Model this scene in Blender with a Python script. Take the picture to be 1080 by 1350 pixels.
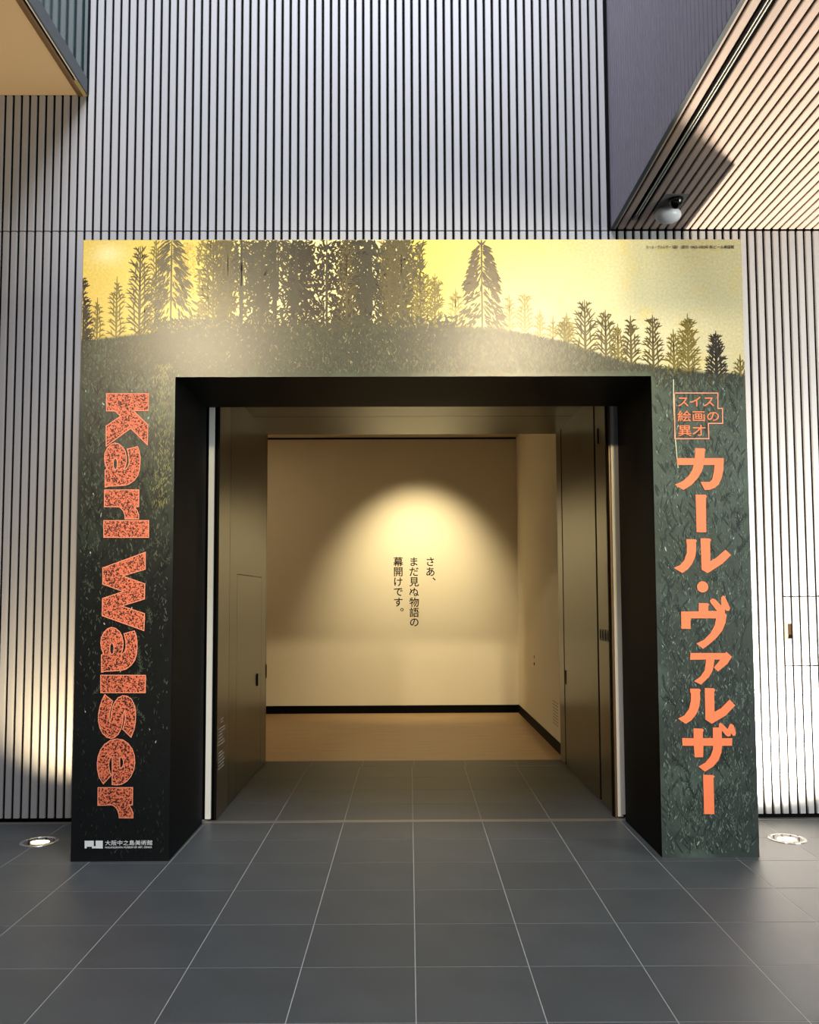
import bpy, bmesh, math, random
import numpy as np
from mathutils import Matrix, Vector
from mathutils.geometry import tessellate_polygon

for _o in list(bpy.data.objects):
    bpy.data.objects.remove(_o)
scene = bpy.context.scene
COL = scene.collection
random.seed(11)
rng = np.random.default_rng(11)

# ------------------------------------------------------------------ camera
PITCH, YAW, ROLL = 0.0653, 0.0078, -0.0043
_f = Vector((math.sin(YAW) * math.cos(PITCH), math.cos(YAW) * math.cos(PITCH), math.sin(PITCH)))
_r = Vector((math.cos(YAW), -math.sin(YAW), 0))
_u = _r.cross(_f)
_r2 = _r * math.cos(ROLL) + _u * math.sin(ROLL)
_u2 = -_r * math.sin(ROLL) + _u * math.cos(ROLL)
cam_data = bpy.data.cameras.new('camera')
cam = bpy.data.objects.new('camera', cam_data)
COL.objects.link(cam)
_m = Matrix((( _r2.x, _u2.x, -_f.x, -0.0528), (_r2.y, _u2.y, -_f.y, -4.9217), (_r2.z, _u2.z, -_f.z, 1.4621), (0, 0, 0, 1)))
cam.matrix_world = _m
cam_data.sensor_fit = 'AUTO'
cam_data.sensor_width = 36
cam_data.lens = 30.378
cam_data.shift_y = 0.02742
cam_data.clip_start = 0.05
scene.camera = cam

# ------------------------------------------------------------------ light and exposure
scene.view_settings.view_transform = 'Standard'
scene.view_settings.look = 'None'
scene.view_settings.exposure = 0.0
scene.view_settings.gamma = 1.0
scene.view_settings.use_curve_mapping = False
world = bpy.data.worlds.new('hall_ambient')
scene.world = world
world.use_nodes = True
bgn = world.node_tree.nodes['Background']
bgn.inputs[0].default_value = (0.92, 0.94, 1.0, 1)
bgn.inputs[1].default_value = 0.07


def lamp(name, kind, loc, aim, energy, color, **kw):
    d = bpy.data.lights.new(name, kind)
    d.energy = energy
    d.color = color
    for k, v in kw.items():
        setattr(d, k, v)
    o = bpy.data.objects.new(name, d)
    COL.objects.link(o)
    o.location = loc
    o.rotation_euler = (Vector(aim) - Vector(loc)).to_track_quat('-Z', 'Y').to_euler()
    return o


# two spotlights on the hall ceiling, high behind the visitor, aimed at the gate
lamp('hall_spotlight', 'SPOT', (1.6, -9.0, 5.45), (0.3, 0, 2.0), 1750, (1.0, 0.82, 0.52), spot_size=math.radians(30), spot_blend=0.7, shadow_soft_size=0.16)
lamp('hall_spotlight', 'SPOT', (-3.3, -9.0, 5.5), (-0.6, 0, 2.2), 1500, (1.0, 0.82, 0.52), spot_size=math.radians(26), spot_blend=0.7, shadow_soft_size=0.16)
# daylight falling down the open atrium, the pale hall behind, and the glazing on the right of the hall
lamp('atrium_skylight', 'AREA', (0.0, -3.4, 11.0), (-0.2, 0.5, 5.0), 1450, (0.83, 0.87, 1.0), shape='RECTANGLE', size=4.0, size_y=4.0)
lamp('hall_window', 'AREA', (7.5, -5.0, 2.6), (2.2, 0.5, 1.4), 280, (0.88, 0.97, 1.0), shape='RECTANGLE', size=3.0, size_y=4.0, spread=math.radians(110))
# gallery spotlight on the opening sentence
lamp('gallery_spotlight', 'SPOT', (0.16, 4.55, 3.42), (0.13, 6.06, 1.55), 440, (1.0, 0.84, 0.51), spot_size=math.radians(68), spot_blend=1.0, shadow_soft_size=0.10)
# added unseen up-pointing spot left of the view to brighten the tan ceiling
lamp('uplight_lamp', 'SPOT', (-3.2, -1.0, 0.03), (-3.1, -0.9, 5.0), 330, (1.0, 0.80, 0.52), spot_size=math.radians(60), spot_blend=0.8, shadow_soft_size=0.05)
lamp('gallery_fill', 'AREA', (-2.4, 4.4, 3.42), (-2.2, 4.6, 0), 15, (1.0, 0.78, 0.48), shape='RECTANGLE', size=1.2, size_y=0.8)  # added area fill for the gallery's ambient light, no fixture behind it

# lettering outlines on the gate face, millimetres (x across, z up)
LATIN = [('K',[[(-1754,2635),(-1513,2634),(-1513,2535),(-1599,2535),(-1514,2453),(-1515,2337),(-1612,2433),(-1750,2330),(-1753,2446),(-1671,2503),(-1702,2533),(-1752,2534)]]),('a',[[(-1752,2093),(-1754,2190),(-1743,2199),(-1754,2226),(-1759,2259),(-1756,2291),(-1742,2320),(-1722,2340),(-1702,2348),(-1678,2342),(-1656,2323),(-1641,2299),(-1634,2267),(-1633,2242),(-1638,2214),(-1647,2196),(-1636,2197),(-1624,2210),(-1617,2234),(-1619,2266),(-1623,2291),(-1630,2312),(-1571,2326),(-1561,2299),(-1555,2266),(-1555,2230),(-1558,2193),(-1567,2161),(-1586,2133),(-1616,2111),(-1638,2104),(-1674,2101),(-1730,2099)],[(-1684,2227),(-1685,2214),(-1687,2203),(-1691,2196),(-1696,2194),(-1700,2196),(-1704,2203),(-1707,2214),(-1708,2227),(-1708,2240),(-1705,2251),(-1701,2258),(-1697,2260),(-1692,2258),(-1688,2250),(-1685,2240)]]),('r',[[(-1755,2077),(-1559,2077),(-1559,1981),(-1583,1978),(-1568,1959),(-1558,1935),(-1558,1911),(-1635,1911),(-1637,1935),(-1647,1959),(-1668,1980),(-1754,1981)]]),('l',[[(-1756,1901),(-1501,1901),(-1500,1805),(-1754,1806)]]),('W',[[(-1756,1632),(-1517,1720),(-1516,1624),(-1643,1586),(-1517,1540),(-1518,1455),(-1646,1416),(-1516,1372),(-1518,1277),(-1755,1362),(-1755,1459),(-1636,1498),(-1755,1540)]]),('a',[[(-1753,1044),(-1755,1140),(-1744,1149),(-1755,1176),(-1760,1208),(-1757,1240),(-1743,1268),(-1723,1288),(-1703,1296),(-1679,1290),(-1656,1272),(-1642,1248),(-1634,1215),(-1634,1191),(-1638,1163),(-1647,1146),(-1636,1147),(-1624,1159),(-1617,1183),(-1619,1215),(-1624,1239),(-1630,1260),(-1572,1275),(-1561,1247),(-1556,1215),(-1555,1179),(-1558,1143),(-1567,1111),(-1587,1083),(-1617,1061),(-1639,1055),(-1675,1052),(-1731,1050)],[(-1685,1176),(-1686,1164),(-1688,1153),(-1692,1146),(-1696,1144),(-1701,1146),(-1705,1153),(-1708,1164),(-1709,1176),(-1708,1189),(-1706,1200),(-1702,1207),(-1698,1209),(-1693,1207),(-1689,1200),(-1686,1189)]]),('l',[[(-1757,1028),(-1505,1026),(-1505,929),(-1755,930)]]),('s',[[(-1732,919),(-1687,883),(-1695,856),(-1703,821),(-1706,790),(-1702,768),(-1696,782),(-1693,817),(-1687,852),(-1674,879),(-1657,901),(-1631,913),(-1606,910),(-1584,895),(-1570,871),(-1561,844),(-1557,808),(-1558,765),(-1565,723),(-1581,682),(-1628,727),(-1621,750),(-1615,789),(-1619,828),(-1625,820),(-1627,797),(-1629,766),(-1638,727),(-1653,700),(-1673,682),(-1692,676),(-1716,683),(-1740,704),(-1756,735),(-1765,774),(-1765,813),(-1758,852),(-1747,888)]]),('e',[[(-1731,426),(-1755,462),(-1765,505),(-1767,540),(-1763,574),(-1750,613),(-1727,644),(-1696,665),(-1661,673),(-1625,667),(-1597,647),(-1573,616),(-1561,581),(-1557,538),(-1563,500),(-1579,465),(-1602,438),(-1629,423),(-1656,419),(-1682,422),(-1684,574),(-1692,572),(-1701,555),(-1703,531),(-1700,508),(-1695,489),(-1688,473)],[(-1642,574),(-1629,570),(-1621,554),(-1620,535),(-1626,517),(-1641,512)]]),('r',[[(-1760,405),(-1567,404),(-1567,309),(-1586,307),(-1572,287),(-1563,264),(-1563,238),(-1639,239),(-1642,261),(-1650,284),(-1666,303),(-1682,310),(-1759,308)]])]
KANA = [[[(1634,2308),(1685,2307),(1694,2297),(1688,2289),(1686,2250),(1797,2250),(1793,2179),(1781,2134),(1764,2097),(1739,2077),(1711,2067),(1682,2065),(1659,2112),(1712,2112),(1726,2126),(1738,2171),(1742,2210),(1679,2210),(1669,2175),(1644,2134),(1606,2094),(1559,2066),(1511,2096),(1558,2118),(1591,2147),(1612,2179),(1623,2211),(1526,2211),(1527,2251),(1630,2250)]],[[(1629,2039),(1688,2038),(1693,2027),(1687,2017),(1685,1822),(1629,1823)]],[[(1568,1783),(1622,1782),(1630,1773),(1624,1765),(1624,1723),(1618,1683),(1599,1643),(1574,1611),(1541,1589),(1493,1619),(1530,1635),(1555,1663),(1570,1707),(1571,1755)],'+',[(1651,1788),(1703,1786),(1712,1778),(1705,1769),(1703,1656),(1740,1678),(1792,1722),(1823,1691),(1772,1642),(1686,1588),(1652,1608)]],[[(1687,1510),(1686,1500),(1681,1491),(1674,1484),(1664,1480),(1655,1478),(1645,1480),(1636,1484),(1629,1491),(1625,1500),(1623,1510),(1625,1520),(1630,1529),(1637,1536),(1646,1541),(1656,1542),(1666,1540),(1675,1536),(1682,1529),(1686,1520)]],[[(1631,1418),(1681,1417),(1692,1409),(1684,1401),(1684,1373),(1734,1373),(1697,1421),(1695,1433),(1710,1444),(1726,1439),(1759,1403),(1759,1449),(1770,1461),(1782,1453),(1809,1389),(1804,1373),(1788,1373),(1780,1383),(1778,1361),(1788,1351),(1780,1305),(1761,1262),(1728,1222),(1687,1187),(1648,1159),(1611,1189),(1655,1210),(1692,1246),(1718,1290),(1727,1331),(1582,1332),(1580,1272),(1528,1273),(1529,1371),(1629,1371)]],[[(1576,1136),(1773,1135),(1781,1141),(1812,1114),(1784,1074),(1730,1031),(1707,1053),(1745,1098),(1712,1098),(1706,1063),(1699,1035),(1678,1000),(1631,958),(1593,977),(1630,1004),(1655,1039),(1664,1099),(1573,1098)]],[[(1569,936),(1622,935),(1630,926),(1624,916),(1625,880),(1618,833),(1601,794),(1572,759),(1540,739),(1496,768),(1533,787),(1560,822),(1572,869),(1573,908),(1570,916)],'+',[(1652,939),(1704,937),(1712,928),(1705,917),(1704,805),(1741,825),(1792,874),(1822,840),(1767,785),(1687,739),(1651,762)]],[[(1583,714),(1634,712),(1642,703),(1635,694),(1634,659),(1691,659),(1692,718),(1725,718),(1727,724),(1726,737),(1735,744),(1744,740),(1776,709),(1788,735),(1799,738),(1810,730),(1822,689),(1818,672),(1804,671),(1794,687),(1791,671),(1775,667),(1764,674),(1742,702),(1741,658),(1800,658),(1798,616),(1741,616),(1737,580),(1720,536),(1688,501),(1641,473),(1605,501),(1644,523),(1674,558),(1688,593),(1691,616),(1636,617),(1633,553),(1585,553),(1582,617),(1518,618),(1517,660),(1582,659)]],[[(1630,456),(1687,454),(1696,447),(1688,436),(1688,238),(1630,239)]]]
BOX_LINE = [(1521, 2630), (1773, 2629), (1771, 2539), (1797, 2539), (1796, 2452), (1713, 2452), (1714, 2363), (1518, 2363)]
LOGO = [(-1829, 114), (-1779, 114), (-1778, 84), (-1767, 84), (-1768, 114), (-1729, 114), (-1728, 72), (-1788, 73), (-1788, 82), (-1817, 82), (-1817, 73), (-1828, 73)]
SEAM = [(1518, 2708), (1515, 2585), (1518, 2461), (1521, 2355), (1527, 2257), (1532, 2196)]

# ------------------------------------------------------------------ helpers
def lin(r, g, b):
    def c(v):
        v /= 255.0
        return v / 12.92 if v <= 0.04045 else ((v + 0.055) / 1.055) ** 2.4
    return (c(r), c(g), c(b), 1.0)


def mat(name, rgb, rough=0.6, metal=0.0, noise=0.0, nscale=8.0, bump=0.0, bscale=60.0, stretch=(1, 1, 1), spec=0.5, emit=None, rand=0.0):
    m = bpy.data.materials.new(name)
    m.use_nodes = True
    nt = m.node_tree
    b = nt.nodes['Principled BSDF']
    b.inputs['Roughness'].default_value = rough
    b.inputs['Metallic'].default_value = metal
    b.inputs['Specular IOR Level'].default_value = spec
    col = lin(*rgb)
    b.inputs['Base Color'].default_value = col
    if emit:
        b.inputs['Emission Color'].default_value = lin(*emit[0])
        b.inputs['Emission Strength'].default_value = emit[1]
    if noise or bump or rand:
        tc = nt.nodes.new('ShaderNodeTexCoord')
        mp = nt.nodes.new('ShaderNodeMapping')
        mp.inputs['Scale'].default_value = stretch
        nt.links.new(tc.outputs['Object'], mp.inputs['Vector'])
        if noise or rand:
            n = nt.nodes.new('ShaderNodeTexNoise')
            n.inputs['Scale'].default_value = nscale
            n.inputs['Detail'].default_value = 5
            nt.links.new(mp.outputs[0], n.inputs['Vector'])
            hsv = nt.nodes.new('ShaderNodeHueSaturation')
            hsv.inputs['Color'].default_value = col
            mr = nt.nodes.new('ShaderNodeMapRange')
            mr.inputs['From Min'].default_value = 0.25
            mr.inputs['From Max'].default_value = 0.75
            mr.inputs['To Min'].default_value = 1 - noise
            mr.inputs['To Max'].default_value = 1 + noise
            nt.links.new(n.outputs[0], mr.inputs['Value'])
            out = mr.outputs[0]
            if rand:
                oi = nt.nodes.new('ShaderNodeObjectInfo')
                m2 = nt.nodes.new('ShaderNodeMapRange')
                m2.inputs['To Min'].default_value = 1 - rand
                m2.inputs['To Max'].default_value = 1 + rand
                nt.links.new(oi.outputs['Random'], m2.inputs['Value'])
                mu = nt.nodes.new('ShaderNodeMath')
                mu.operation = 'MULTIPLY'
                nt.links.new(out, mu.inputs[0])
                nt.links.new(m2.outputs[0], mu.inputs[1])
                out = mu.outputs[0]
            nt.links.new(out, hsv.inputs['Value'])
            nt.links.new(hsv.outputs[0], b.inputs['Base Color'])
        if bump:
            n2 = nt.nodes.new('ShaderNodeTexNoise')
            n2.inputs['Scale'].default_value = bscale
            n2.inputs['Detail'].default_value = 3
            nt.links.new(mp.outputs[0], n2.inputs['Vector'])
            bp = nt.nodes.new('ShaderNodeBump')
            bp.inputs['Strength'].default_value = bump
            bp.inputs['Distance'].default_value = 0.004
            nt.links.new(n2.outputs[0], bp.inputs['Height'])
            nt.links.new(bp.outputs[0], b.inputs['Normal'])
    return m


class MB:
    def __init__(s):
        s.v, s.f = [], []

    def box(s, x0, x1, y0, y1, z0, z1):
        i = len(s.v)
        s.v += [(x0, y0, z0), (x1, y0, z0), (x1, y1, z0), (x0, y1, z0), (x0, y0, z1), (x1, y0, z1), (x1, y1, z1), (x0, y1, z1)]
        s.f += [(i, i + 3, i + 2, i + 1), (i + 4, i + 5, i + 6, i + 7), (i, i + 1, i + 5, i + 4), (i + 1, i + 2, i + 6, i + 5), (i + 2, i + 3, i + 7, i + 6), (i + 3, i, i + 4, i + 7)]
        return s

    def prism(s, prof, axis, a0, a1):
        """extrude a closed 2-D profile along an axis; prof holds the two other coordinates in x, y, z order"""
        i, n = len(s.v), len(prof)
        for a in (a0, a1):
            for p, q in prof:
                s.v.append((a, p, q) if axis == 0 else (p, a, q) if axis == 1 else (p, q, a))
        s.f.append(tuple(range(i + n - 1, i - 1, -1)))
        s.f.append(tuple(range(i + n, i + 2 * n)))
        for k in range(n):
            j = (k + 1) % n
            s.f.append((i + k, i + j, i + n + j, i + n + k))
        return s

    def lathe(s, prof, n=32, cx=0, cy=0, cz=0, sx=1, sy=1):
        i = len(s.v)
        for r, z in prof:
            for k in range(n):
                t = 2 * math.pi * k / n
                s.v.append((cx + r * sx * math.cos(t), cy + r * sy * math.sin(t), cz + z))
        m = len(prof)
        for a in range(m - 1):
            for k in range(n):
                j = (k + 1) % n
                s.f.append((i + a * n + k, i + a * n + j, i + (a + 1) * n + j, i + (a + 1) * n + k))
        s.f.append(tuple(i + k for k in range(n - 1, -1, -1)))
        s.f.append(tuple(i + (m - 1) * n + k for k in range(n)))
        return s

    def mesh(s, name):
        me = bpy.data.meshes.new(name)
        me.from_pydata(s.v, [], s.f)
        bm = bmesh.new()
        bm.from_mesh(me)
        bmesh.ops.recalc_face_normals(bm, faces=bm.faces)
        bm.to_mesh(me)
        bm.free()
        me.update()
        return me

    def build(s, name, m, parent=None, smooth=False):
        return link(name, s.mesh(name), m, parent, smooth)


def link(name, me, m=None, parent=None, smooth=False, loc=None):
    o = bpy.data.objects.new(name, me)
    if m is not None and len(me.materials) == 0:
        me.materials.append(m)
    if smooth:
        for p in me.polygons:
            p.use_smooth = True
    COL.objects.link(o)
    if parent is not None:
        o.parent = parent
    if loc is not None:
        o.location = loc
    return o


def box(name, m, x0, x1, y0, y1, z0, z1, parent=None):
    """a box whose origin is its own centre of base"""
    cx, cy = (x0 + x1) / 2, (y0 + y1) / 2
    return link(name, MB().box(x0 - cx, x1 - cx, y0 - cy, y1 - cy, 0, z1 - z0).mesh(name), m, parent, loc=(cx, cy, z0))


def root(name, label=None, cat=None, kind=None, group=None, loc=(0, 0, 0)):
    o = bpy.data.objects.new(name, None)
    o.empty_display_size = 0.1
    COL.objects.link(o)
    o.location = loc
    return tag(o, label, cat, kind, group)


def tag(o, label=None, cat=None, kind=None, group=None):
    if label:
        o['label'] = label
    if cat:
        o['category'] = cat
    if kind:
        o['kind'] = kind
    if group:
        o['group'] = group
    return o


def flat_shape(loops, y_front, y_back, mm=True):
    """polygon with holes in the X-Z plane, as a thin solid facing -Y"""
    k = 0.001 if mm else 1.0
    L = [[Vector((x * k, 0, z * k)) for x, z in lp] for lp in loops]
    tri = tessellate_polygon([[Vector((p.x, p.z, 0)) for p in lp] for lp in L])
    flat = [p for lp in L for p in lp]
    n = len(flat)
    v = [(p.x, y_front, p.z) for p in flat] + [(p.x, y_back, p.z) for p in flat]
    f = []
    for t in tri:
        a, b_, c = t
        p, q, r = flat[a], flat[b_], flat[c]
        if (q.x - p.x) * (r.z - p.z) - (q.z - p.z) * (r.x - p.x) < 0:
            b_, c = c, b_
        f.append((a, b_, c))
    i = 0
    for lp in L:
        m = len(lp)
        for j in range(m):
            f.append((i + j, i + (j + 1) % m, n + i + (j + 1) % m, n + i + j))
        i += m
    return v, f


def outline_shape(loops, y, w, closed=True):
    v, f = [], []
    for lp in loops:
        P = [Vector((x * 0.001, z * 0.001)) for x, z in lp]
        n = len(P)
        for j in range(n if closed else n - 1):
            a, b = P[j], P[(j + 1) % n]
            d = b - a
            if d.length < 1e-5:
                continue
            d.normalize()
            nn = Vector((-d.y, d.x)) * w / 2
            a2, b2 = a - d * w / 2, b + d * w / 2
            i = len(v)
            yy = y - (j % 7) * 1e-5
            v += [(p.x, yy, p.y) for p in (a2 + nn, b2 + nn, b2 - nn, a2 - nn)]
            f.append((i, i + 3, i + 2, i + 1))
    return v, f


def pyd(name, v, f, m, parent=None):
    me = bpy.data.meshes.new(name)
    me.from_pydata(v, [], f)
    me.update()
    return link(name, me, m, parent)


def text_mesh(body, size, offset=0.0, sx=1.0, res=3):
    c = bpy.data.curves.new('lettering', 'FONT')
    c.body = body
    c.size = size
    c.offset = offset
    c.resolution_u = res
    c.extrude = 0.0004
    o = bpy.data.objects.new('lettering', c)
    COL.objects.link(o)
    bpy.context.view_layer.update()
    dg = bpy.context.evaluated_depsgraph_get()
    me = bpy.data.meshes.new_from_object(o.evaluated_get(dg))
    bpy.data.objects.remove(o)
    bpy.data.curves.remove(c)
    # stand the text up: x stays x, y becomes z
    R = Matrix(((sx, 0, 0, 0), (0, 0, -1, 0), (0, 1, 0, 0), (0, 0, 0, 1)))
    me.transform(R)
    return me


def bounds(me):
    a = np.array([v.co[:] for v in me.vertices])
    return a.min(0), a.max(0)


def text_fit(name, body, x0, x1, z0, z1, y, m, parent, offset=0.0, stretch=True):
    """text whose outline fills the given rectangle of a wall facing the visitor"""
    me = text_mesh(body, 1.0, offset)
    lo, hi = bounds(me)
    sx = (x1 - x0) / (hi[0] - lo[0])
    sz = (z1 - z0) / (hi[2] - lo[2]) if stretch else sx
    me.transform(Matrix.Translation((-lo[0], 0, -lo[2])))
    me.transform(Matrix.Diagonal((sx, 1, sz, 1)))
    return link(name, me, m, parent, loc=(x0, y, z0))


# ------------------------------------------------------------------ materials
M = {}
M['slat'] = mat('aluminium_slat', (174, 171, 168), 0.42, 0.0, 0.05, 3.0, stretch=(12, 1, 0.3), rand=0.03)
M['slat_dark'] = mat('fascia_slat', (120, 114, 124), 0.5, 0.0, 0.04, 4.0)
M['soffit_slat'] = mat('soffit_slat', (184, 163, 148), 0.45, 0.0, 0.05, 4.0, rand=0.04)
M['void'] = mat('black_backing', (7, 6, 6), 0.9, spec=0.1)
M['tile'] = mat('dark_porcelain_tile', (61, 65, 65), 0.44, 0, 0.14, 3.0, 0.25, 260, rand=0.05, spec=0.36)
M['grout'] = mat('pale_grout', (150, 147, 140), 0.8, 0, 0.12, 20)
M['plaster'] = mat('cream_plaster', (214, 204, 182), 0.85, 0, 0.02, 2.0)
M['wood'] = mat('oak_boards', (168, 140, 104), 0.42, 0, 0.22, 3.0, stretch=(0.7, 14, 1))
M['steel'] = mat('bronze_steel', (33, 30, 26), 0.30, 0.7, 0.10, 4.0, stretch=(14, 14, 0.35))
M['steel_light'] = mat('pale_bronze_steel', (52, 49, 43), 0.30, 0.7, 0.08, 4.0, stretch=(14, 14, 0.35))
M['metal'] = mat('satin_steel_strip', (232, 228, 216), 0.40, 0.1, 0.04, 5)
M['strip'] = mat('floor_strip', (130, 126, 118), 0.4, 0.6, 0.05, 5)
M['dark'] = mat('black_trim', (5, 4, 4), 0.6, spec=0.06)
M['reveal'] = mat('black_reveal_paint', (8, 10, 13), 0.6, 0, 0.08, 6, spec=0.06)
M['soffit'] = mat('tan_ceiling_board', (206, 178, 138), 0.8, 0, 0.03, 1.5)
M['glass_teal'] = mat('teal_glass', (44, 72, 72), 0.06, 0.25, spec=0.8)
M['frame_grey'] = mat('grey_frame', (72, 78, 80), 0.5)
M['bronze'] = mat('bronze_edge', (150, 120, 84), 0.4, 0.7)
M['brass'] = mat('brass_piece', (222, 200, 140), 0.35, 0.6)
M['umber'] = mat('umber_hollow', (44, 28, 10), 0.7, spec=0.1)
M['white_vinyl'] = mat('white_vinyl', (232, 232, 228), 0.6)
M['ink'] = mat('black_vinyl', (10, 8, 5), 0.8, spec=0.2)
M['caption_ink'] = mat('caption_ink', (70, 58, 30), 0.7)
M['orange'] = mat('orange_vinyl', (238, 120, 70), 0.55)
M['salmon'] = mat('salmon_line', (236, 142, 108), 0.55)
M['chrome'] = mat('stainless_ring', (205, 205, 200), 0.25, 0.9)
M['lamp'] = mat('lit_lamp', (255, 240, 205), 0.5, emit=((255, 228, 170), 26.0))
M['reflector'] = mat('lamp_reflector', (120, 112, 96), 0.3, 0.8)
M['white_plastic'] = mat('white_plastic', (225, 226, 224), 0.3)
M['black_gloss'] = mat('black_dome_plastic', (10, 10, 11), 0.08)
M['plate_grey'] = mat('grey_plate', (128, 124, 118), 0.5)

g = bpy.data.materials.new('clear_lens_glass')
g.use_nodes = True
gb = g.node_tree.nodes['Principled BSDF']
gb.inputs['Transmission Weight'].default_value = 1.0
gb.inputs['Roughness'].default_value = 0.03
gb.inputs['IOR'].default_value = 1.45
M['glass'] = g


def speckle():
    m = bpy.data.materials.new('speckled_orange_print')
    m.use_nodes = True
    nt = m.node_tree
    b = nt.nodes['Principled BSDF']
    b.inputs['Roughness'].default_value = 0.5
    tc = nt.nodes.new('ShaderNodeTexCoord')
    n = nt.nodes.new('ShaderNodeTexNoise')
    n.inputs['Scale'].default_value = 135
    n.inputs['Detail'].default_value = 2.5
    n.inputs['Distortion'].default_value = 0.6
    nt.links.new(tc.outputs['Object'], n.inputs['Vector'])
    cr = nt.nodes.new('ShaderNodeValToRGB')
    e = cr.color_ramp.elements
    e[0].position = 0.455
    e[0].color = lin(46, 14, 12)
    e[1].position = 0.51
    e[1].color = lin(224, 114, 78)
    nt.links.new(n.outputs[0], cr.inputs[0])
    nt.links.new(cr.outputs[0], b.inputs['Base Color'])
    return m


def print_mat():
    """satin print: the inks come from the mesh's colour attribute, with a fine canvas grain"""
    m = bpy.data.materials.new('satin_forest_print')
    m.use_nodes = True
    nt = m.node_tree
    b = nt.nodes['Principled BSDF']
    b.inputs['Roughness'].default_value = 0.28
    b.inputs['Specular IOR Level'].default_value = 0.5
    at = nt.nodes.new('ShaderNodeAttribute')
    at.attribute_name = 'ink'
    tc = nt.nodes.new('ShaderNodeTexCoord')
    n = nt.nodes.new('ShaderNodeTexNoise')
    n.inputs['Scale'].default_value = 70
    n.inputs['Detail'].default_value = 6
    nt.links.new(tc.outputs['Object'], n.inputs['Vector'])
    mr = nt.nodes.new('ShaderNodeMapRange')
    mr.inputs['From Min'].default_value = 0.3
    mr.inputs['From Max'].default_value = 0.7
    mr.inputs['To Min'].default_value = 0.88
    mr.inputs['To Max'].default_value = 1.1
    nt.links.new(n.outputs[0], mr.inputs['Value'])
    hsv = nt.nodes.new('ShaderNodeHueSaturation')
    nt.links.new(mr.outputs[0], hsv.inputs['Value'])
    nt.links.new(at.outputs['Color'], hsv.inputs['Color'])
    nt.links.new(hsv.outputs[0], b.inputs['Base Color'])
    n2 = nt.nodes.new('ShaderNodeTexNoise')
    n2.inputs['Scale'].default_value = 130
    nt.links.new(tc.outputs['Object'], n2.inputs['Vector'])
    bp = nt.nodes.new('ShaderNodeBump')
    bp.inputs['Strength'].default_value = 0.12
    bp.inputs['Distance'].default_value = 0.003
    nt.links.new(n2.outputs[0], bp.inputs['Height'])
    nt.links.new(bp.outputs[0], b.inputs['Normal'])
    return m


M['speckle'] = speckle()
M['print'] = print_mat()

# ------------------------------------------------------------------ measures (metres)
YW = 0.845                      # face of the slatted wall
X0, X1, ZT = -1.906, 1.936, 3.542      # gate outside
XI0, XI1, ZI = -1.361, 1.390, 2.731    # gate opening
DG = 0.795                      # depth of the gate
PL, PR = -1.285, 1.355          # faces of the passage walls
YE = 2.915                      # end of the passage
YB = 6.066                      # gallery back wall
ZP = 2.946                      # passage ceiling
XR = 1.405                      # gallery right wall
SP, SX = 0.05608, -2.3898       # slat pitch, one gap position
ZJ = 3.962                      # horizontal joint of the slats
ZS = 3.971                      # slatted ceiling
ZL = 4.924                      # tan ceiling
XF, XG = 1.386, -2.207          # fascia planes either side of the atrium

# ------------------------------------------------------------------ floor
floor = tag(MB().box(-6, 6, -8.5, YE, -0.06, -0.0009).build('floor', M['grout']), 'dark grey square floor tiles with pale joints in front of the gate', kind='structure')
GA = -0.0072
T, J = 0.45, 0.0038
tile_me = MB().box(-T / 2 + J / 2, T / 2 - J / 2, -T / 2 + J / 2, T / 2 - J / 2, -0.012, 0).mesh('tile')


def tile(c, r):
    x, y = (c + 0.5) * T, (r + 0.5) * T
    o = link('tile', tile_me, M['tile'], floor)
    o.location = (x * math.cos(GA) - y * math.sin(GA), -0.0502 + x * math.sin(GA) + y * math.cos(GA), 0)
    o.rotation_euler = (0, 0, GA)


for r in range(-10, 2):
    for c in range(-10, 10):
        tile(c, r)
for r in range(2, 6):
    for c in range(-3, 3):
        tile(c, r)
# last narrow row in the passage
for c in range(-3, 3):
    box('tile', M['tile'], c * T + 0.04, (c + 1) * T + 0.04 - J, 2.655, YE, -0.012, 0, floor)
trim = box('trim_1', M['strip'], -4.6, 4.6, 0.800, 0.852, -0.01, 0.002)
tag(trim, 'flat steel strip set in the floor along the slatted wall and doorway', kind='structure')

# ------------------------------------------------------------------ slatted back wall
wall = tag(root('wall_back'), 'grey vertical slatted wall behind the gate with dark gaps', kind='structure')
wb = MB()
wb.box(-4.65, XI0 - 0.02, 0.862, 0.94, 0, 8.2)
wb.box(XI1 + 0.03, 4.65, 0.862, 0.94, 0, 8.2)
wb.box(XI0 - 0.02, XI1 + 0.03, 0.862, 0.94, ZP + 0.03, 8.2)
wb.build('backing_board', M['void'], wall)


def slat_mesh(h, w=0.0402):
    c, d = 0.004, 0.016
    a = w / 2
    return MB().prism([(-a, d), (-a, c), (-a + c, 0), (a - c, 0), (a, c), (a, d)], 2, 0, h).mesh('slat')


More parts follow.
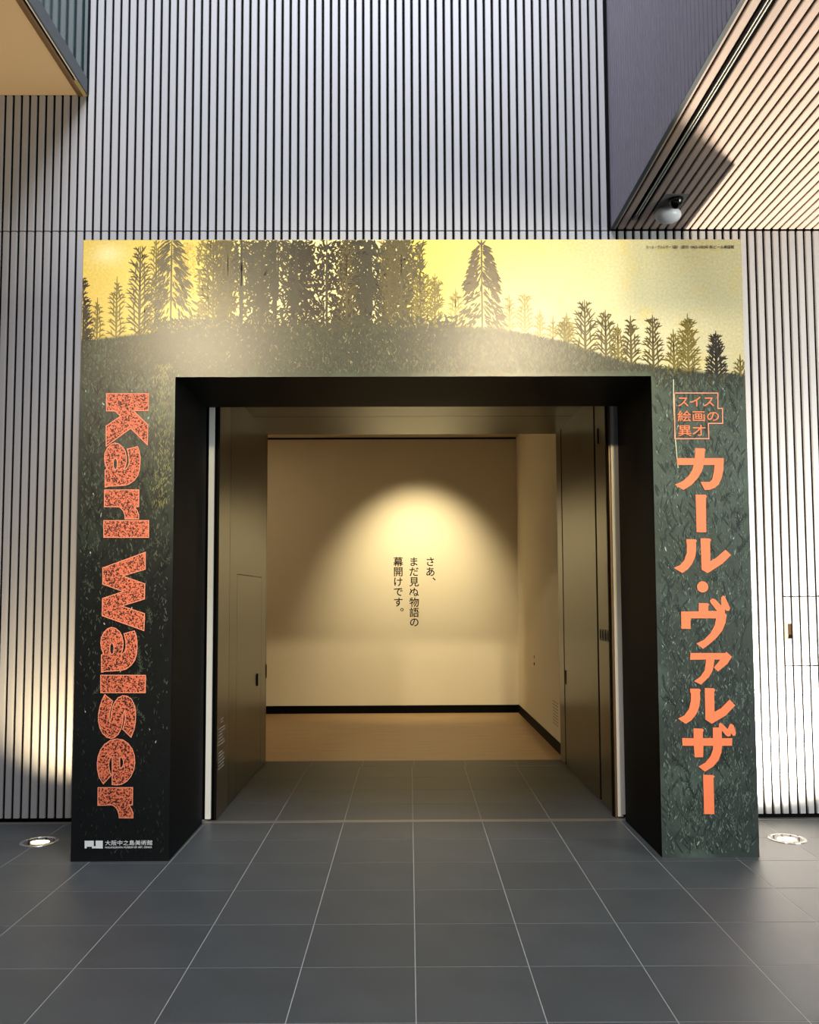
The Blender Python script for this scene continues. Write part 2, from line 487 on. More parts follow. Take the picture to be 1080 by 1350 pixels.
H_A, H_B, H_C, H_D = 0.996, 1.449, ZJ - 0.004, 8.1
m_low = slat_mesh(H_C - 0.028)
m_left = slat_mesh(ZL - ZJ - 0.006)
m_up = slat_mesh(H_D - ZJ - 0.004)
m_short = slat_mesh(H_C - 3.0)
m_a = slat_mesh(H_A - 0.007 - 0.028)
m_b = slat_mesh(H_B - H_A)
m_c = slat_mesh(H_C - H_B - 0.007)
hatch_slats = []
for n in range(-38, 124):
    x = SX + (n + 0.5) * SP
    if XI0 + 0.005 < x < XI1 - 0.005:
        link('slat', m_short, M['slat'], wall, loc=(x, YW, 3.0))
    elif 2.50 < x < 3.0:
        link('slat', m_a, M['slat'], wall, loc=(x, YW, 0.028))
        link('slat', m_c, M['slat'], wall, loc=(x, YW, H_B + 0.007))
        hatch_slats.append(x)
    else:
        link('slat', m_low, M['slat'], wall, loc=(x, YW, 0.028))
    if x < XG - 0.01:
        link('slat', m_left, M['slat'], wall, loc=(x, YW, ZJ + 0.004))
    elif x < XF - 0.01:
        link('slat', m_up, M['slat'], wall, loc=(x, YW, ZJ + 0.004))

# access hatch cut out of the slats at the right
hatch = root('access_hatch', 'access hatch cut into white slats right of gate, small brass pull recess', 'hatch', loc=(hatch_slats[0], YW, H_A))
for i, x in enumerate(hatch_slats):
    if i == 0:
        lo, hi = 1.171 - H_A, 1.272 - H_A
        link('slat', slat_mesh(lo), M['slat'], hatch, loc=(0, 0, 0))
        link('slat', slat_mesh(H_B - H_A - hi), M['slat'], hatch, loc=(0, 0, hi))
    else:
        link('slat', m_b, M['slat'], hatch, loc=(x - hatch_slats[0], 0, 0))
rl, rh = 1.171 - H_A, 1.272 - H_A
o = MB().box(-0.021, -0.004, 0.004, 0.0155, rl, rh).build('recess_plate', M['brass'], hatch)
o['label'] = 'bright brass plate in the finger recess'
o = MB().box(-0.004, 0.021, 0.012, 0.0155, rl, rh).build('finger_recess', M['umber'], hatch)
o['label'] = 'dark brown hollow of the finger recess'

# ------------------------------------------------------------------ right: slatted soffit and fascia over it
ceil_r = root('ceiling', 'slatted beige ceiling at the upper right running out from the wall', kind='structure')
cb = MB()
cb.box(XF, 4.65, -3.4, YW + 0.06, ZS + 0.017, ZS + 0.06)
cb.build('backing_board', M['void'], ceil_r)
YS0 = -3.3


def soffit_slat(name, x0, x1, y0, y1, parent, m, ox=0, oy=0, oz=0):
    c = 0.004
    prof = [(x0, ZS + 0.016), (x0, ZS + c), (x0 + c, ZS), (x1 - c, ZS), (x1, ZS + c), (x1, ZS + 0.016)]
    return MB().prism(prof, 1, y0, y1).build(name, m, parent)


gap_n0 = 68
edges = [XF] + [SX + n * SP for n in range(gap_n0, 125)]
gw = 0.0068
PX0, PX1, PY0, PY1 = edges[4], edges[7], 0.327, 0.60
for i in range(len(edges) - 1):
    a = edges[i] + (gw if i else 0.0)
    b = edges[i + 1] - gw
    if i == 2:      # lighting track takes this place; a short slat fills in by the wall
        soffit_slat('slat', a, b, 0.70, YW, ceil_r, M['soffit_slat'])
    elif 4 <= i < 7:
        soffit_slat('slat', a, b, YS0, PY0 - 0.003, ceil_r, M['soffit_slat'])
        soffit_slat('slat', a, b, PY1 + 0.003, YW, ceil_r, M['soffit_slat'])
    else:
        soffit_slat('slat', a, b, YS0, YW, ceil_r, M['soffit_slat'])

trk = root('lighting_track', 'slim black lighting track with two silver rails recessed in slatted ceiling', 'track', loc=((edges[2] + edges[3]) / 2, 0.7, ZS))
tc_ = trk.location
t0, t1 = edges[2] + gw - tc_.x, edges[3] - gw - tc_.x
MB().box(t0, t1, YS0 - 0.7, -0.07, 0.009, 0.016).build('channel', M['dark'], trk)
MB().box(t0 + 0.011, t0 + 0.0155, YS0 - 0.7, -0.07, 0.000, 0.009).build('rail', M['metal'], trk)
MB().box(t1 - 0.0155, t1 - 0.011, YS0 - 0.7, -0.07, 0.000, 0.009).build('rail', M['metal'], trk)
MB().box(t0 + 0.008, t1 - 0.008, -0.07, -0.002, 0.0, 0.016).build('end_cap', M['plate_grey'], trk)

sens = root('ceiling_sensor', 'small ceiling plate holding black dome and white egg shaped sensor above gate', 'sensor', loc=((PX0 + PX1) / 2, 0.45, ZS))
MB().box(PX0 + gw - sens.location.x, PX1 - gw - sens.location.x, PY0 - 0.45, PY1 - 0.45, 0.0, 0.012).build('mounting_plate', M['plate_grey'], sens)
hemi = [(0.048, 0.0), (0.048, -0.014)] + [(0.047 * math.cos(t), -0.014 - 0.047 * math.sin(t)) for t in np.linspace(0.2, 1.5, 8)]
o = MB().lathe(hemi, 28, 0.012, -0.055, 0.0).build('black_dome', M['black_gloss'], sens, True)
o['label'] = 'glossy black dome'
egg = [(0.03, 0.0), (0.062, -0.008)] + [(0.086 * math.cos(t), -0.046 - 0.052 * math.sin(t)) for t in np.linspace(-0.5, 1.5, 12)]
o = MB().lathe(egg, 32, 0.0, 0.075, 0.0, 1.0, 0.85).build('white_housing', M['white_plastic'], sens, True)
o['label'] = 'glossy white rounded housing'
MB().lathe([(0.011, 0.0), (0.0105, -0.008), (0.006, -0.014), (0.001, -0.016)], 16, -0.080, 0.07, -0.045).build('indicator', M['white_plastic'], sens, True)

fas = root('wall_right', 'purple grey slatted fascia rising above the slatted ceiling edge', kind='structure')
MB().box(XF + 0.012, XF + 0.05, -3.4, YW + 0.05, ZS + 0.02, 8.2).build('backing_board', M['void'], fas)
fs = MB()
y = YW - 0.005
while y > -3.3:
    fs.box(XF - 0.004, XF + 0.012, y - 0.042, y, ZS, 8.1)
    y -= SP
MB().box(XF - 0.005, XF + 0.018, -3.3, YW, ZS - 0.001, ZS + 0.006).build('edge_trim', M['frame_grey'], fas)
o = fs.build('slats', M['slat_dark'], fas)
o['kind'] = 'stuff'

# ------------------------------------------------------------------ left: tan soffit with glass balustrade on its edge
ceil_l = tag(MB().box(-4.65, -2.285, -3.4, YW, ZL, ZL + 0.12).build('ceiling', M['soffit']), 'smooth tan ceiling at the upper left above the slatted wall', kind='structure')
edge = root('trim_2', 'bronze edge profile with black slot along the tan ceiling', kind='structure')
MB().prism([(-2.285, ZL + 0.1), (-2.285, ZL - 0.004), (-2.272, ZL - 0.010), (-2.255, ZL - 0.010), (-2.245, ZL - 0.002), (-2.245, ZL + 0.1)], 1, -3.4, YW).build('edge_bar', M['bronze'], edge)
MB().box(-2.245, -2.228, -3.4, YW, ZL + 0.02, ZL + 0.1).build('slot', M['dark'], edge)
MB().box(-2.228, -2.220, -3.4, 0.66, ZL - 0.006, ZL + 0.1).build('edge_strip', M['metal'], edge)
MB().box(-2.244, -2.218, 0.66, YW, ZL - 0.008, ZL + 0.1).build('end_piece', M['brass'], edge)
win = root('window_1', 'teal glass balustrade panel above the tan ceiling edge', kind='structure')
MB().box(-2.219, XG - 0.002, -3.4, YW, ZL - 0.004, ZL + 0.10).build('bottom_rail', M['frame_grey'], win)
MB().box(-2.216, XG - 0.004, -3.4, YW - 0.03, ZL + 0.10, 8.1).build('pane', M['glass_teal'], win)
MB().box(-2.219, XG, YW - 0.03, YW + 0.03, ZL + 0.0, 8.1).build('edge_post', M['dark'], win)

# ------------------------------------------------------------------ passage behind the gate: steel-faced walls
pw = root('wall_passage_left', 'bronze steel panelled passage wall on the left of the doorway', kind='structure')


def panel(name, m, x_face, side, y0, y1, z0, z1, parent, th=0.04):
    a, b = (x_face - th, x_face) if side < 0 else (x_face, x_face + th)
    return box(name, m, a, b, y0, y1, z0, z1, parent)


box('backing_board', M['void'], PL - 0.12, PL - 0.045, 0.90, YE, 0, ZP + 0.05, pw)
panel('jamb_panel', M['steel_light'], PL, -1, 0.885, 1.236, 0.004, ZP, pw)
hz = 1.637
lp = MB()
lp.box(PL - 0.04, PL, 1.243, 1.518, 0.004, ZP)
lp.box(PL - 0.04, PL, 1.518, 2.626, hz, ZP)
lp.box(PL - 0.04, PL, 2.626, 2.872, 0.004, ZP)
lp.build('wall_panel', M['steel'], pw)
dr = panel('access_door', M['steel'], PL, -1, 1.523, 2.621, 0.006, hz - 0.005, pw)
h = MB().box(PL - 0.002, PL + 0.010, 2.40, 2.43, 0.72, 0.82).build('handle', M['dark'], pw)
h.name = 'handle'
panel('end_jamb', M['steel_light'], PL, -1, 2.880, YE, 0.004, ZP, pw)
MB().box(PL - 0.002, PL + 0.006, 2.895, 2.905, 0.74, 0.86).build('latch', M['dark'], pw)
box('jamb_strip', M['metal'], -1.357, -1.322, 0.858, 0.885, 0.012, 2.95, pw)
box('jamb_gap', M['dark'], -1.322, -1.300, 0.880, 0.90, 0.0, 2.95, pw)
box('jamb_return', M['steel'], -1.300, PL, 0.868, 0.885, 0.004, 2.95, pw)

qw = root('wall_passage_right', 'bronze steel panelled passage wall on the right with four finger pulls', kind='structure')
box('backing_board', M['void'], PR + 0.045, PR + 0.12, 0.90, YE, 0, ZP + 0.05, qw)
jp = panel('jamb_panel', M['steel_light'], PR, 1, 0.950, 1.318, 0.004, ZP, qw)
panel('wall_panel', M['steel'], PR, 1, 1.366, 2.650, 0.004, ZP, qw)
panel('edge_strip', M['steel'], PR + 0.012, 1, 1.325, 1.360, 0.004, ZP, qw, 0.03)
panel('end_jamb', M['steel_light'], PR, 1, 2.690, YE, 0.004, ZP, qw)
MB().box(PR - 0.006, PR + 0.002, 1.20, 1.225, 2.55, 2.66).build('latch', M['dark'], qw)
MB().box(PR - 0.006, PR + 0.002, 2.60, 2.612, 0.70, 0.82).build('latch', M['dark'], qw)
for k in range(4):
    yy = 1.03 + 0.075 * k
    me = MB()
    ring = [(yy + 0.020 * math.cos(t), 1.185 + 0.042 * math.sin(t)) for t in np.linspace(0, 2 * math.pi, 16, endpoint=False)]
    me.prism(ring, 0, PR - 0.003, PR + 0.004)
    fp = me.build('finger_pull', M['frame_grey'], qw)
    ring2 = [(yy + 0.012 * math.cos(t), 1.185 + 0.034 * math.sin(t)) for t in np.linspace(0, 2 * math.pi, 14, endpoint=False)]
    MB().prism(ring2, 0, PR - 0.0045, PR + 0.001).build('recess', M['dark'], fp)
box('jamb_strip', M['metal'], 1.357, 1.392, 0.858, 0.885, 0.012, 2.95, qw)
box('jamb_gap', M['dark'], 1.335, 1.357, 0.90, 0.93, 0.0, 2.95, qw)
box('jamb_return', M['bronze'], 1.345, 1.353, 0.872, 0.95, 0.004, 2.95, qw)

pc = root('ceiling_passage', 'bronze steel ceiling of the passage behind the gate', kind='structure')
box('ceiling_panel', M['steel'], PL - 0.05, PR + 0.05, 0.86, 2.126, ZP, ZP + 0.05, pc)
box('ceiling_panel', M['steel'], PL - 0.05, PR + 0.05, 2.134, YE, ZP, ZP + 0.05, pc)

# notice lettering on the steel, too small to read
nt_ = tag(root('notice_lettering', 'block of tiny pale notice lettering low on left steel jamb', 'notice', loc=(PL + 0.0006, 1.0, 0.25)))
nb = MB()
zz = 0.395
for row in range(17):
    if row in (2, 9, 10):
        zz -= 0.016
        continue
    yy = -0.09 if row > 1 else -0.02
    end = 0.12 - random.random() * 0.09 if row > 1 else 0.06
    while yy < end:
        w = 0.008 + random.random() * 0.010
        nb.box(0, 0.0006, yy, yy + w, zz - 0.007, zz)
        yy += w + 0.004
    zz -= 0.021
o = nb.build('text_block', M['plate_grey'], nt_)
o['kind'] = 'stuff'

# ------------------------------------------------------------------ gallery room beyond
gf = tag(MB().box(-4.2, XR + 0.1, YE, YB + 0.1, -0.06, 0.0).build('floor', M['wood']), 'light brown wooden floor of the lit gallery room', kind='structure')
tag(box('wall_gallery_back', M['plaster'], -4.2, XR + 0.1, YB, YB + 0.1, 0, 3.485), 'cream plaster back wall of the gallery with a pool of light', kind='structure')
tag(box('wall_gallery_right', M['plaster'], XR, XR + 0.12, YE + 0.02, YB, 0, 3.485), 'cream plaster right wall of the gallery', kind='structure')
tag(box('wall_gallery_left', M['plaster'], -4.3, -4.2, YE - 0.1, YB + 0.1, 0, 3.485), 'cream plaster left wall of the gallery', kind='structure')
gfw = MB()
gfw.box(-4.2, PL - 0.02, YE - 0.10, YE, 0, 3.485)
gfw.box(PR + 0.02, XR + 0.12, YE - 0.02, YE + 0.02, 0, 3.485)
gfw.box(PL - 0.02, PR + 0.1, YE - 0.05, YE, ZP + 0.005, 3.485)
tag(gfw.build('wall_gallery_front', M['plaster']), 'gallery wall around the doorway, seen from inside only', kind='structure')
tag(box('ceiling_gallery', M['plaster'], -4.2, XR + 0.1, YE - 0.1, YB + 0.1, 3.50, 3.6), 'gallery ceiling above the shadow gap', kind='structure')
tag(box('shadow_gap_strip', M['dark'], -4.2, XR, YB - 0.004, YB + 0.02, 3.478, 3.50), 'dark strip for the shade of the gap under the gallery ceiling', kind='structure')  # black strip paints the shade of the gap below the ceiling
tag(box('baseboard_back', M['dark'], -4.2, XR, YB - 0.012, YB, 0, 0.097), 'black baseboard along the gallery back wall', kind='structure')
tag(box('baseboard_right', M['dark'], XR - 0.012, XR, YE + 0.03, YB - 0.012, 0, 0.097), 'black baseboard along the gallery right wall', kind='structure')
sw = root('wall_switch', 'pair of tiny dark fittings on the gallery right wall', 'switch', loc=(XR, 4.74, 0.72))
MB().box(-0.006, 0, -0.012, 0.012, -0.025, 0.005).build('socket', M['dark'], sw)
MB().box(-0.004, 0, -0.005, 0.005, 0.05, 0.085).build('toggle', M['dark'], sw)
ns = root('wall_notice', 'faint grey lines of small lettering low on gallery right wall', 'notice', loc=(XR, 3.45, 0.45))
nb = MB()
for row in range(8):
    yy = -0.16
    while yy < 0.12:
        w = 0.012 + random.random() * 0.015
        nb.box(-0.0008, -0.0002, yy, yy + w, -0.03 * row - 0.010, -0.03 * row)
        yy += w + 0.006
o = nb.build('text_block', mat('grey_vinyl', (150, 140, 118), 0.7), ns)
o['kind'] = 'stuff'

# opening sentence on the back wall, set in three vertical columns
st = root('wall_lettering', 'black vertical sentence in Japanese on the lit gallery wall', 'lettering', loc=(0.0, YB - 0.001, 1.0))
for cx, s in ((0.297, 'さあ、'), (0.089, 'まだ見ぬ物語の'), (-0.112, '幕開けです。')):
    for i, ch in enumerate(s):
        me = text_mesh(ch, 0.128, 0.0016)
        lo, hi = bounds(me)
        px_, pz_ = cx - (lo[0] + hi[0]) / 2, 1.905 - 0.1283 * i - (lo[2] + hi[2]) / 2
        if ch in '、。':
            px_, pz_ = cx + 0.025 - lo[0], 1.905 - 0.1283 * i + 0.055 - hi[2]
        link('glyph', me, M['ink'], st, loc=(px_, 0, pz_ - 1.0))

# ------------------------------------------------------------------ the printed gate
gate = root('exhibition_gate', 'large freestanding gate printed with a forest at golden dusk and orange lettering', 'gate', loc=(0, 0, 0))
for nm, m, bx in (
    ('reveal_side', M['reveal'], (XI0 - 0.02, XI0, 0.006, DG, 0, ZI)),
    ('reveal_side', M['reveal'], (XI1, XI1 + 0.02, 0.006, DG, 0, ZI)),
    ('reveal_top', M['reveal'], (XI0 - 0.02, XI1 + 0.02, 0.006, DG, ZI, ZI + 0.02)),
    ('outer_side', M['reveal'], (X0, X0 + 0.02, 0.006, DG, 0, ZT - 0.02)),
    ('outer_side', M['reveal'], (X1 - 0.02, X1, 0.006, DG, 0, ZT - 0.02)),
    ('top_board', M['reveal'], (X0, X1, 0.006, DG, ZT - 0.02, ZT)),
):
    box(nm, m, *bx, parent=gate)

# --- art coordinates: a across, b down, 1 unit = 4.426 mm, with (110, 316) the upper left corner
AU = (X1 - X0) / 868.0
BU = 1.0 / 231.4


def to_x(a):
    return X0 + (a - 110) * AU


def to_z(b):
    return ZT - (b - 316) * BU


RID = np.array([(100, 456), (150, 449), (200, 443), (230, 440), (300, 437), (420, 433), (540, 433), (600, 434), (660, 438), (700, 446), (740, 455), (780, 470), (820, 483), (870, 491), (920, 498), (990, 502)], float)


def ridge(a):
    return np.interp(a, RID[:, 0], RID[:, 1])


def vnoise(x, y, seed):
    """smooth value noise, numpy"""
    r = np.random.default_rng(seed).random((64, 64))
    xi, yi = np.floor(x).astype(int), np.floor(y).astype(int)
    fx, fy = x - xi, y - yi
    fx, fy = fx * fx * (3 - 2 * fx), fy * fy * (3 - 2 * fy)
    q = lambda i, j: r[i % 64, j % 64]
    return (q(xi, yi) * (1 - fx) + q(xi + 1, yi) * fx) * (1 - fy) + (q(xi, yi + 1) * (1 - fx) + q(xi + 1, yi + 1) * fx) * fy


def fbm(x, y, seed):
    return 0.55 * vnoise(x, y, seed) + 0.3 * vnoise(x * 2.1, y * 2.1, seed + 1) + 0.15 * vnoise(x * 4.3, y * 4.3, seed + 2)


def L3(*c):
    return np.array(lin(*c)[:3])


def mix(c0, c1, t):
    t = np.clip(t, 0, 1)[..., None]
    return c0 * (1 - t) + c1 * t


def base_ink(a, b):
    n1 = fbm(a / 60, b / 45, 3)
    n2 = fbm(a / 25, b / 30, 9)
    sky = mix(L3(218, 184, 84), L3(230, 206, 96), (a - 110) / 260 + 0.5 * (n1 - 0.5))
    sky = mix(sky, L3(206, 189, 122), (a - 560) / 200)
    sky = mix(sky, L3(204, 195, 152), ((a - 640) / 250) * 0.6 + (b - 350) / 240)
    sky = mix(sky, L3(250, 236, 178), 0.55 * np.exp(-((a - 142) / 22) ** 2 - ((b - 335) / 14) ** 2))
    sky = mix(sky, L3(214, 186, 88), (n2 - 0.55) * 1.4)
    sky = mix(sky, L3(240, 224, 168), 0.75 * np.clip((a - 290) / 60, 0, 1) * np.clip((545 - a) / 30, 0, 1))
    gr = mix(L3(50, 56, 43), L3(62, 84, 64), (n2 - 0.42) * 3.0)
    gr = mix(gr, L3(92, 88, 62), np.clip((b - 430) / 30, 0, 1) * np.exp(-((a - 660) / 150) ** 2) * 0.9)
    left = mix(L3(44, 50, 42), L3(17, 19, 19), (b - 520) / 300)
    left = mix(left, L3(70, 86, 66), (n1 - 0.50) * 3.0 * np.clip((760 - b) / 250, 0, 1))
    right = mix(L3(70, 80, 66), L3(52, 59, 54), (b - 520) / 420)  # right leg: lighter inks, with light from the right put into the colour
    right = mix(right, L3(80, 94, 84), (n1 - 0.55) * 2.2)
    leg = np.where((a > 540)[..., None], right, left)
    gr = mix(gr, leg, (b - 480) / 60)
    gr = gr * (0.80 + 0.40 * fbm(a / 4.0, b / 9.0, 21))[..., None]
    rb = ridge(a) + 5 * (fbm(a / 5, b * 0 + 2.5, 5) - 0.5)
    return mix(sky, gr, (b - rb + 2) / 4)


def colour_mesh(name, V, F, C, m, parent):
    me = bpy.data.meshes.new(name)
    V = np.asarray(V, np.float32)
    F = np.asarray(F, np.int32)
    k = F.shape[1]
    me.vertices.add(len(V))
    me.vertices.foreach_set('co', V.ravel())
    me.loops.add(F.size)
    me.loops.foreach_set('vertex_index', F.ravel())
    me.polygons.add(len(F))
    me.polygons.foreach_set('loop_start', np.arange(0, F.size, k, dtype=np.int32))
    me.update(calc_edges=True)
    at = me.attributes.new('ink', 'FLOAT_COLOR', 'POINT')
    at.data.foreach_set('color', np.concatenate([np.asarray(C, np.float32), np.ones((len(V), 1), np.float32)], 1).ravel())
    me.validate()
    return link(name, me, m, parent)


def sheet():
    xs = np.concatenate([np.linspace(X0, XI0, 44), np.linspace(XI0, XI1, 216)[1:], np.linspace(XI1, X1, 45)[1:]])
    zs = np.concatenate([np.linspace(0, ZI, 212), np.linspace(ZI, ZT, 66)[1:]])
    nx, nz = len(xs), len(zs)
    gx, gz = np.meshgrid(xs, zs)
    a = 110 + (gx - X0) / AU
    b = 316 + (ZT - gz) / BU
    c = base_ink(a, b)
    V = np.stack([gx, gx * 0, gz], -1).reshape(-1, 3)
    F = []
    for j in range(nz - 1):
        for i in range(nx - 1):
            if zs[j] < ZI - 1e-4 and XI0 - 1e-4 <= xs[i] < XI1 - 1e-4:
                continue
            q = j * nx + i
            F.append((q, q + 1, q + nx + 1, q + nx))
    return colour_mesh('printed_sheet', V, F, c.reshape(-1, 3), M['print'], gate)


sheet()
bo = MB()
bo.box(X0, XI0, 0.0006, 0.006, 0, ZT)
bo.box(XI1, X1, 0.0006, 0.006, 0, ZT)
bo.box(XI0, XI1, 0.0006, 0.006, ZI, ZT)
bo.build('front_board', M['reveal'], gate)

# --- printed strokes: thin leaf-shaped ink marks
ST = {'p': [], 'c': []}


def strokes(a, b, ang, ln, wd, col):
    """leaf-shaped marks; arrays of art coordinates, angle (radians, 0 = right, up positive), length, width, colour"""
    a, b, ang, ln, wd = [np.broadcast_to(np.asarray(q, float), np.broadcast(a, b, ang, ln, wd).shape).ravel() for q in (a, b, ang, ln, wd)]
    col = np.broadcast_to(np.asarray(col, float), (len(a), 3))
    dx, dy = np.cos(ang), -np.sin(ang)
    nx, ny = -dy, dx
    p0 = np.stack([a, b], -1)
    p2 = np.stack([a + dx * ln, b + dy * ln], -1)
    mid = p0 + 0.5 * (p2 - p0)
    n = np.stack([nx, ny], -1) * (wd / 2)[:, None]
    w0 = 0.55
    q = np.stack([p0 + n * w0, p0 - n * w0, mid - n, p2 - n * 0.35, p2 + n * 0.35, mid + n], 1)
    ST['p'].append(q)
    ST['c'].append(col)


def jitter(c, k, n):
    return np.clip(np.asarray(c)[None] * (1 + (rng.random((n, 1)) - 0.5) * 2 * k), 0, 1)


def upright_fir(a, top, base, hw, col, wd=1.9, dens=1.0):
    """young fir with branches that point up and out"""
    H = base - top
    strokes(a, base, math.pi / 2, H * 0.7, wd * 1.5, col)
    strokes(a, base - H * 0.5, math.pi / 2, H * 0.5, wd * 1.1, col)
    n = max(4, int(H / 6.6 * dens))
    for i in range(n):
        t = (i + 0.25 + 0.4 * rng.random()) / n
        y = top + 9 + t * (H - 6)
        reach = hw * (0.30 + 0.70 * min(1.0, t * 1.6)) * (0.7 + 0.5 * rng.random())
        for s in (-1, 1):
            an = math.radians(34 + 14 * rng.random() + 16 * (1 - t))
            ln = min(reach / math.cos(an), hw * 1.25) * (0.8 + 0.3 * rng.random())
            y2 = y + 2.5 * (rng.random() - 0.5)
            strokes(a + s * 0.3, y2, an if s > 0 else math.pi - an, ln, wd * (0.9 + 0.25 * rng.random()), col)
            for f, d in ((0.45, 0.7), (0.62, -0.65)):
                if ln > 6.5 and rng.random() < 0.85:
                    xx, yy = a + s * math.cos(an) * ln * f, y2 - math.sin(an) * ln * f
                    a2 = an + d
                    strokes(xx, yy, a2 if s > 0 else math.pi - a2, 3.4 + 0.22 * ln, wd * 0.8, col)


def drooping_spruce(a, top, base, hw, col, n=420, wd=2.2, p=0.85):
    """big spruce hung with sprays that slope down and out"""
    strokes(a, base, math.pi / 2, base - top, 2.6, col)
    t = rng.random(n) ** 0.7
    s = np.where(rng.random(n) < 0.5, -1, 1)
    r = rng.random(n) ** 0.8
    w = hw * (0.12 + 0.88 * t ** p)
    xx = a + s * r * w
    yy = top + 2 + t * (base - top) + r * 3
    an = -np.radians(28 + 45 * rng.random(n) * (0.4 + t))
    an = np.where(s > 0, an, math.pi - an)
    strokes(xx, yy, an, 6 + 6 * rng.random(n), wd * (0.8 + 0.5 * rng.random(n)), jitter(col, 0.12, n))


def upright_mass(a0, a1, top, bot, col, n, droop=0.0, wd=2.5, axis=None):
    a = a0 + rng.random(n) * (a1 - a0)
    b = top + rng.random(n) * (bot - top)
    ax = (a0 + a1) / 2 if axis is None else axis
    s = np.where(rng.random(n) < 0.5 + 0.35 * np.sign(a - ax), 1, -1)
    an = np.radians(15 + 70 * rng.random(n)) * (1 - 2 * (rng.random(n) < droop))
    an = np.where(s > 0, an, math.pi - an)
    strokes(a, b, an, 5 + 5.5 * rng.random(n), wd * (0.75 + 0.6 * rng.random(n)), jitter(col, 0.18, n))


OL, BR, DK, TA = L3(112, 98, 40), L3(84, 72, 34), L3(54, 48, 34), L3(150, 132, 62)
BK = L3(38, 34, 28)
# far pale firs first
for q in ((130, 395, 452, 9, OL), (155, 366, 450, 12, OL), (206, 312, 446, 14, OL), (572, 362, 436, 12, OL), (599, 382, 437, 12, TA), (553, 318, 436, 15, OL),
          (670, 391, 442, 10, TA), (690, 389, 444, 13, TA), (710, 411, 449, 9, TA), (727, 421, 453, 9, TA), (504, 312, 400, 12, TA), (972, 474, 505, 10, OL), (986, 480, 506, 8, OL)):
    upright_fir(*q, wd=2.1)
# golden stippled crown between the firs
n = 420
aa = 244 + 16 * rng.standard_normal(n) * 0.55
strokes(aa, 320 + 75 * rng.random(n), rng.random(n) * 6.28, 2.2 + 2 * rng.random(n), 1.5, jitter(L3(196, 158, 60), 0.25, n))
for q in ((185, 324, 446, 19, BR), (745, 416, 458, 11, TA), (742, 424, 462, 14, OL), (769, 399, 478, 17, BR), (796, 413, 482, 17, BR), (812, 432, 486, 12, OL),
          (829, 421, 494, 13, BR), (858, 420, 498, 15, BR), (885, 440, 504, 13, OL), (904, 418, 504, 17, OL)):
    upright_fir(*q, wd=2.5)
upright_fir(904, 426, 502, 12, OL, 1.9, 1.2)
upright_fir(941, 442, 514, 15, BK, 2.4, 1.3)
upright_fir(940, 455, 514, 16, BK, 2.2, 1.0)
upright_fir(108, 362, 470, 17, BK, 2.4, 1.4)
upright_fir(112, 400, 500, 15, BK, 2.4, 1.3)
# the dense wood left of the middle
MS = 1.05
upright_mass(262, 300, 316, 446, OL, int(430 * MS), 0.2, 2.2, 281)
upright_mass(284, 352, 316, 446, L3(74, 68, 42), int(900 * MS), 0.45, 2.4)
upright_mass(330, 408, 316, 446, L3(62, 60, 42), int(1150 * MS), 0.6, 2.4)
upright_mass(384, 486, 316, 440, L3(44, 38, 28), int(1350 * MS), 0.5, 2.4, 430)
upright_mass(460, 538, 316, 440, L3(56, 52, 36), int(820 * MS), 0.5, 2.4, 492)
upright_mass(505, 556, 316, 438, L3(74, 66, 38), int(520 * MS), 0.4, 2.2, 528)
upright_mass(545, 580, 370, 438, OL, int(140 * MS), 0.4, 2.0, 553)
for a, w in ((281, 3), (318, 6), (345, 5), (362, 7), (390, 5), (430, 3.5), (487, 8), (529, 4)):
    strokes(a, 452, math.pi / 2, 140, w, L3(58, 54, 40))
for a, t, b, h, n_ in ((318, 316, 380, 24, 170), (366, 306, 400, 28, 210), (487, 306, 420, 18, 150)):
    drooping_spruce(a, t, b, h, L3(58, 54, 40), n_, 2.4)
for a, hw in ((281, 17), (300, 14), (456, 15), (512, 13), (528, 19)):
    upright_fir(a, 292, 440, hw, L3(84, 74, 42), 2.3)
drooping_spruce(226, 298, 470, 46, L3(78, 70, 42), 430, 2.1, 0.9)
drooping_spruce(226, 290, 400, 20, L3(72, 64, 40), 150, 2.1, 0.9)
drooping_spruce(634, 317, 378, 22, L3(66, 54, 36), 190, 2.3, 0.7)
drooping_spruce(634, 322, 500, 36, L3(84, 70, 44), 620, 2.2, 0.62)
for s in (-1, 1):
    strokes(634, 324, math.pi / 2 - s * 0.7, 9, 2.4, L3(66, 54, 36))
strokes(634, 330, math.pi / 2, 16, 3, L3(66, 54, 36))

# undergrowth: short upright marks, pale and dark, over the whole ground
def ground_points(n, b0, b1):
    a = 106 + rng.random(n) * 884
    b = b0 + rng.random(n) * (b1 - b0)
    x, z = to_x(a), to_z(b)
    ok = (b > ridge(a) + 4) & (x > X0 + 0.02) & (x < X1 - 0.02) & ((x < XI0 - 0.02) | (x > XI1 + 0.02) | (z > ZI + 0.02)) & (z > 0.02)
    return a[ok], b[ok]


a, b = ground_points(13000, 430, 520)
n = len(a)
c = mix(L3(72, 76, 56), L3(104, 104, 76), rng.random(n)) * (0.55 + 0.6 * rng.random((n, 1)))
strokes(a, b, np.pi / 2 + (rng.random(n) - 0.5) * 1.6, 2 + 3.5 * rng.random(n), 0.9 + 0.6 * rng.random(n), c)
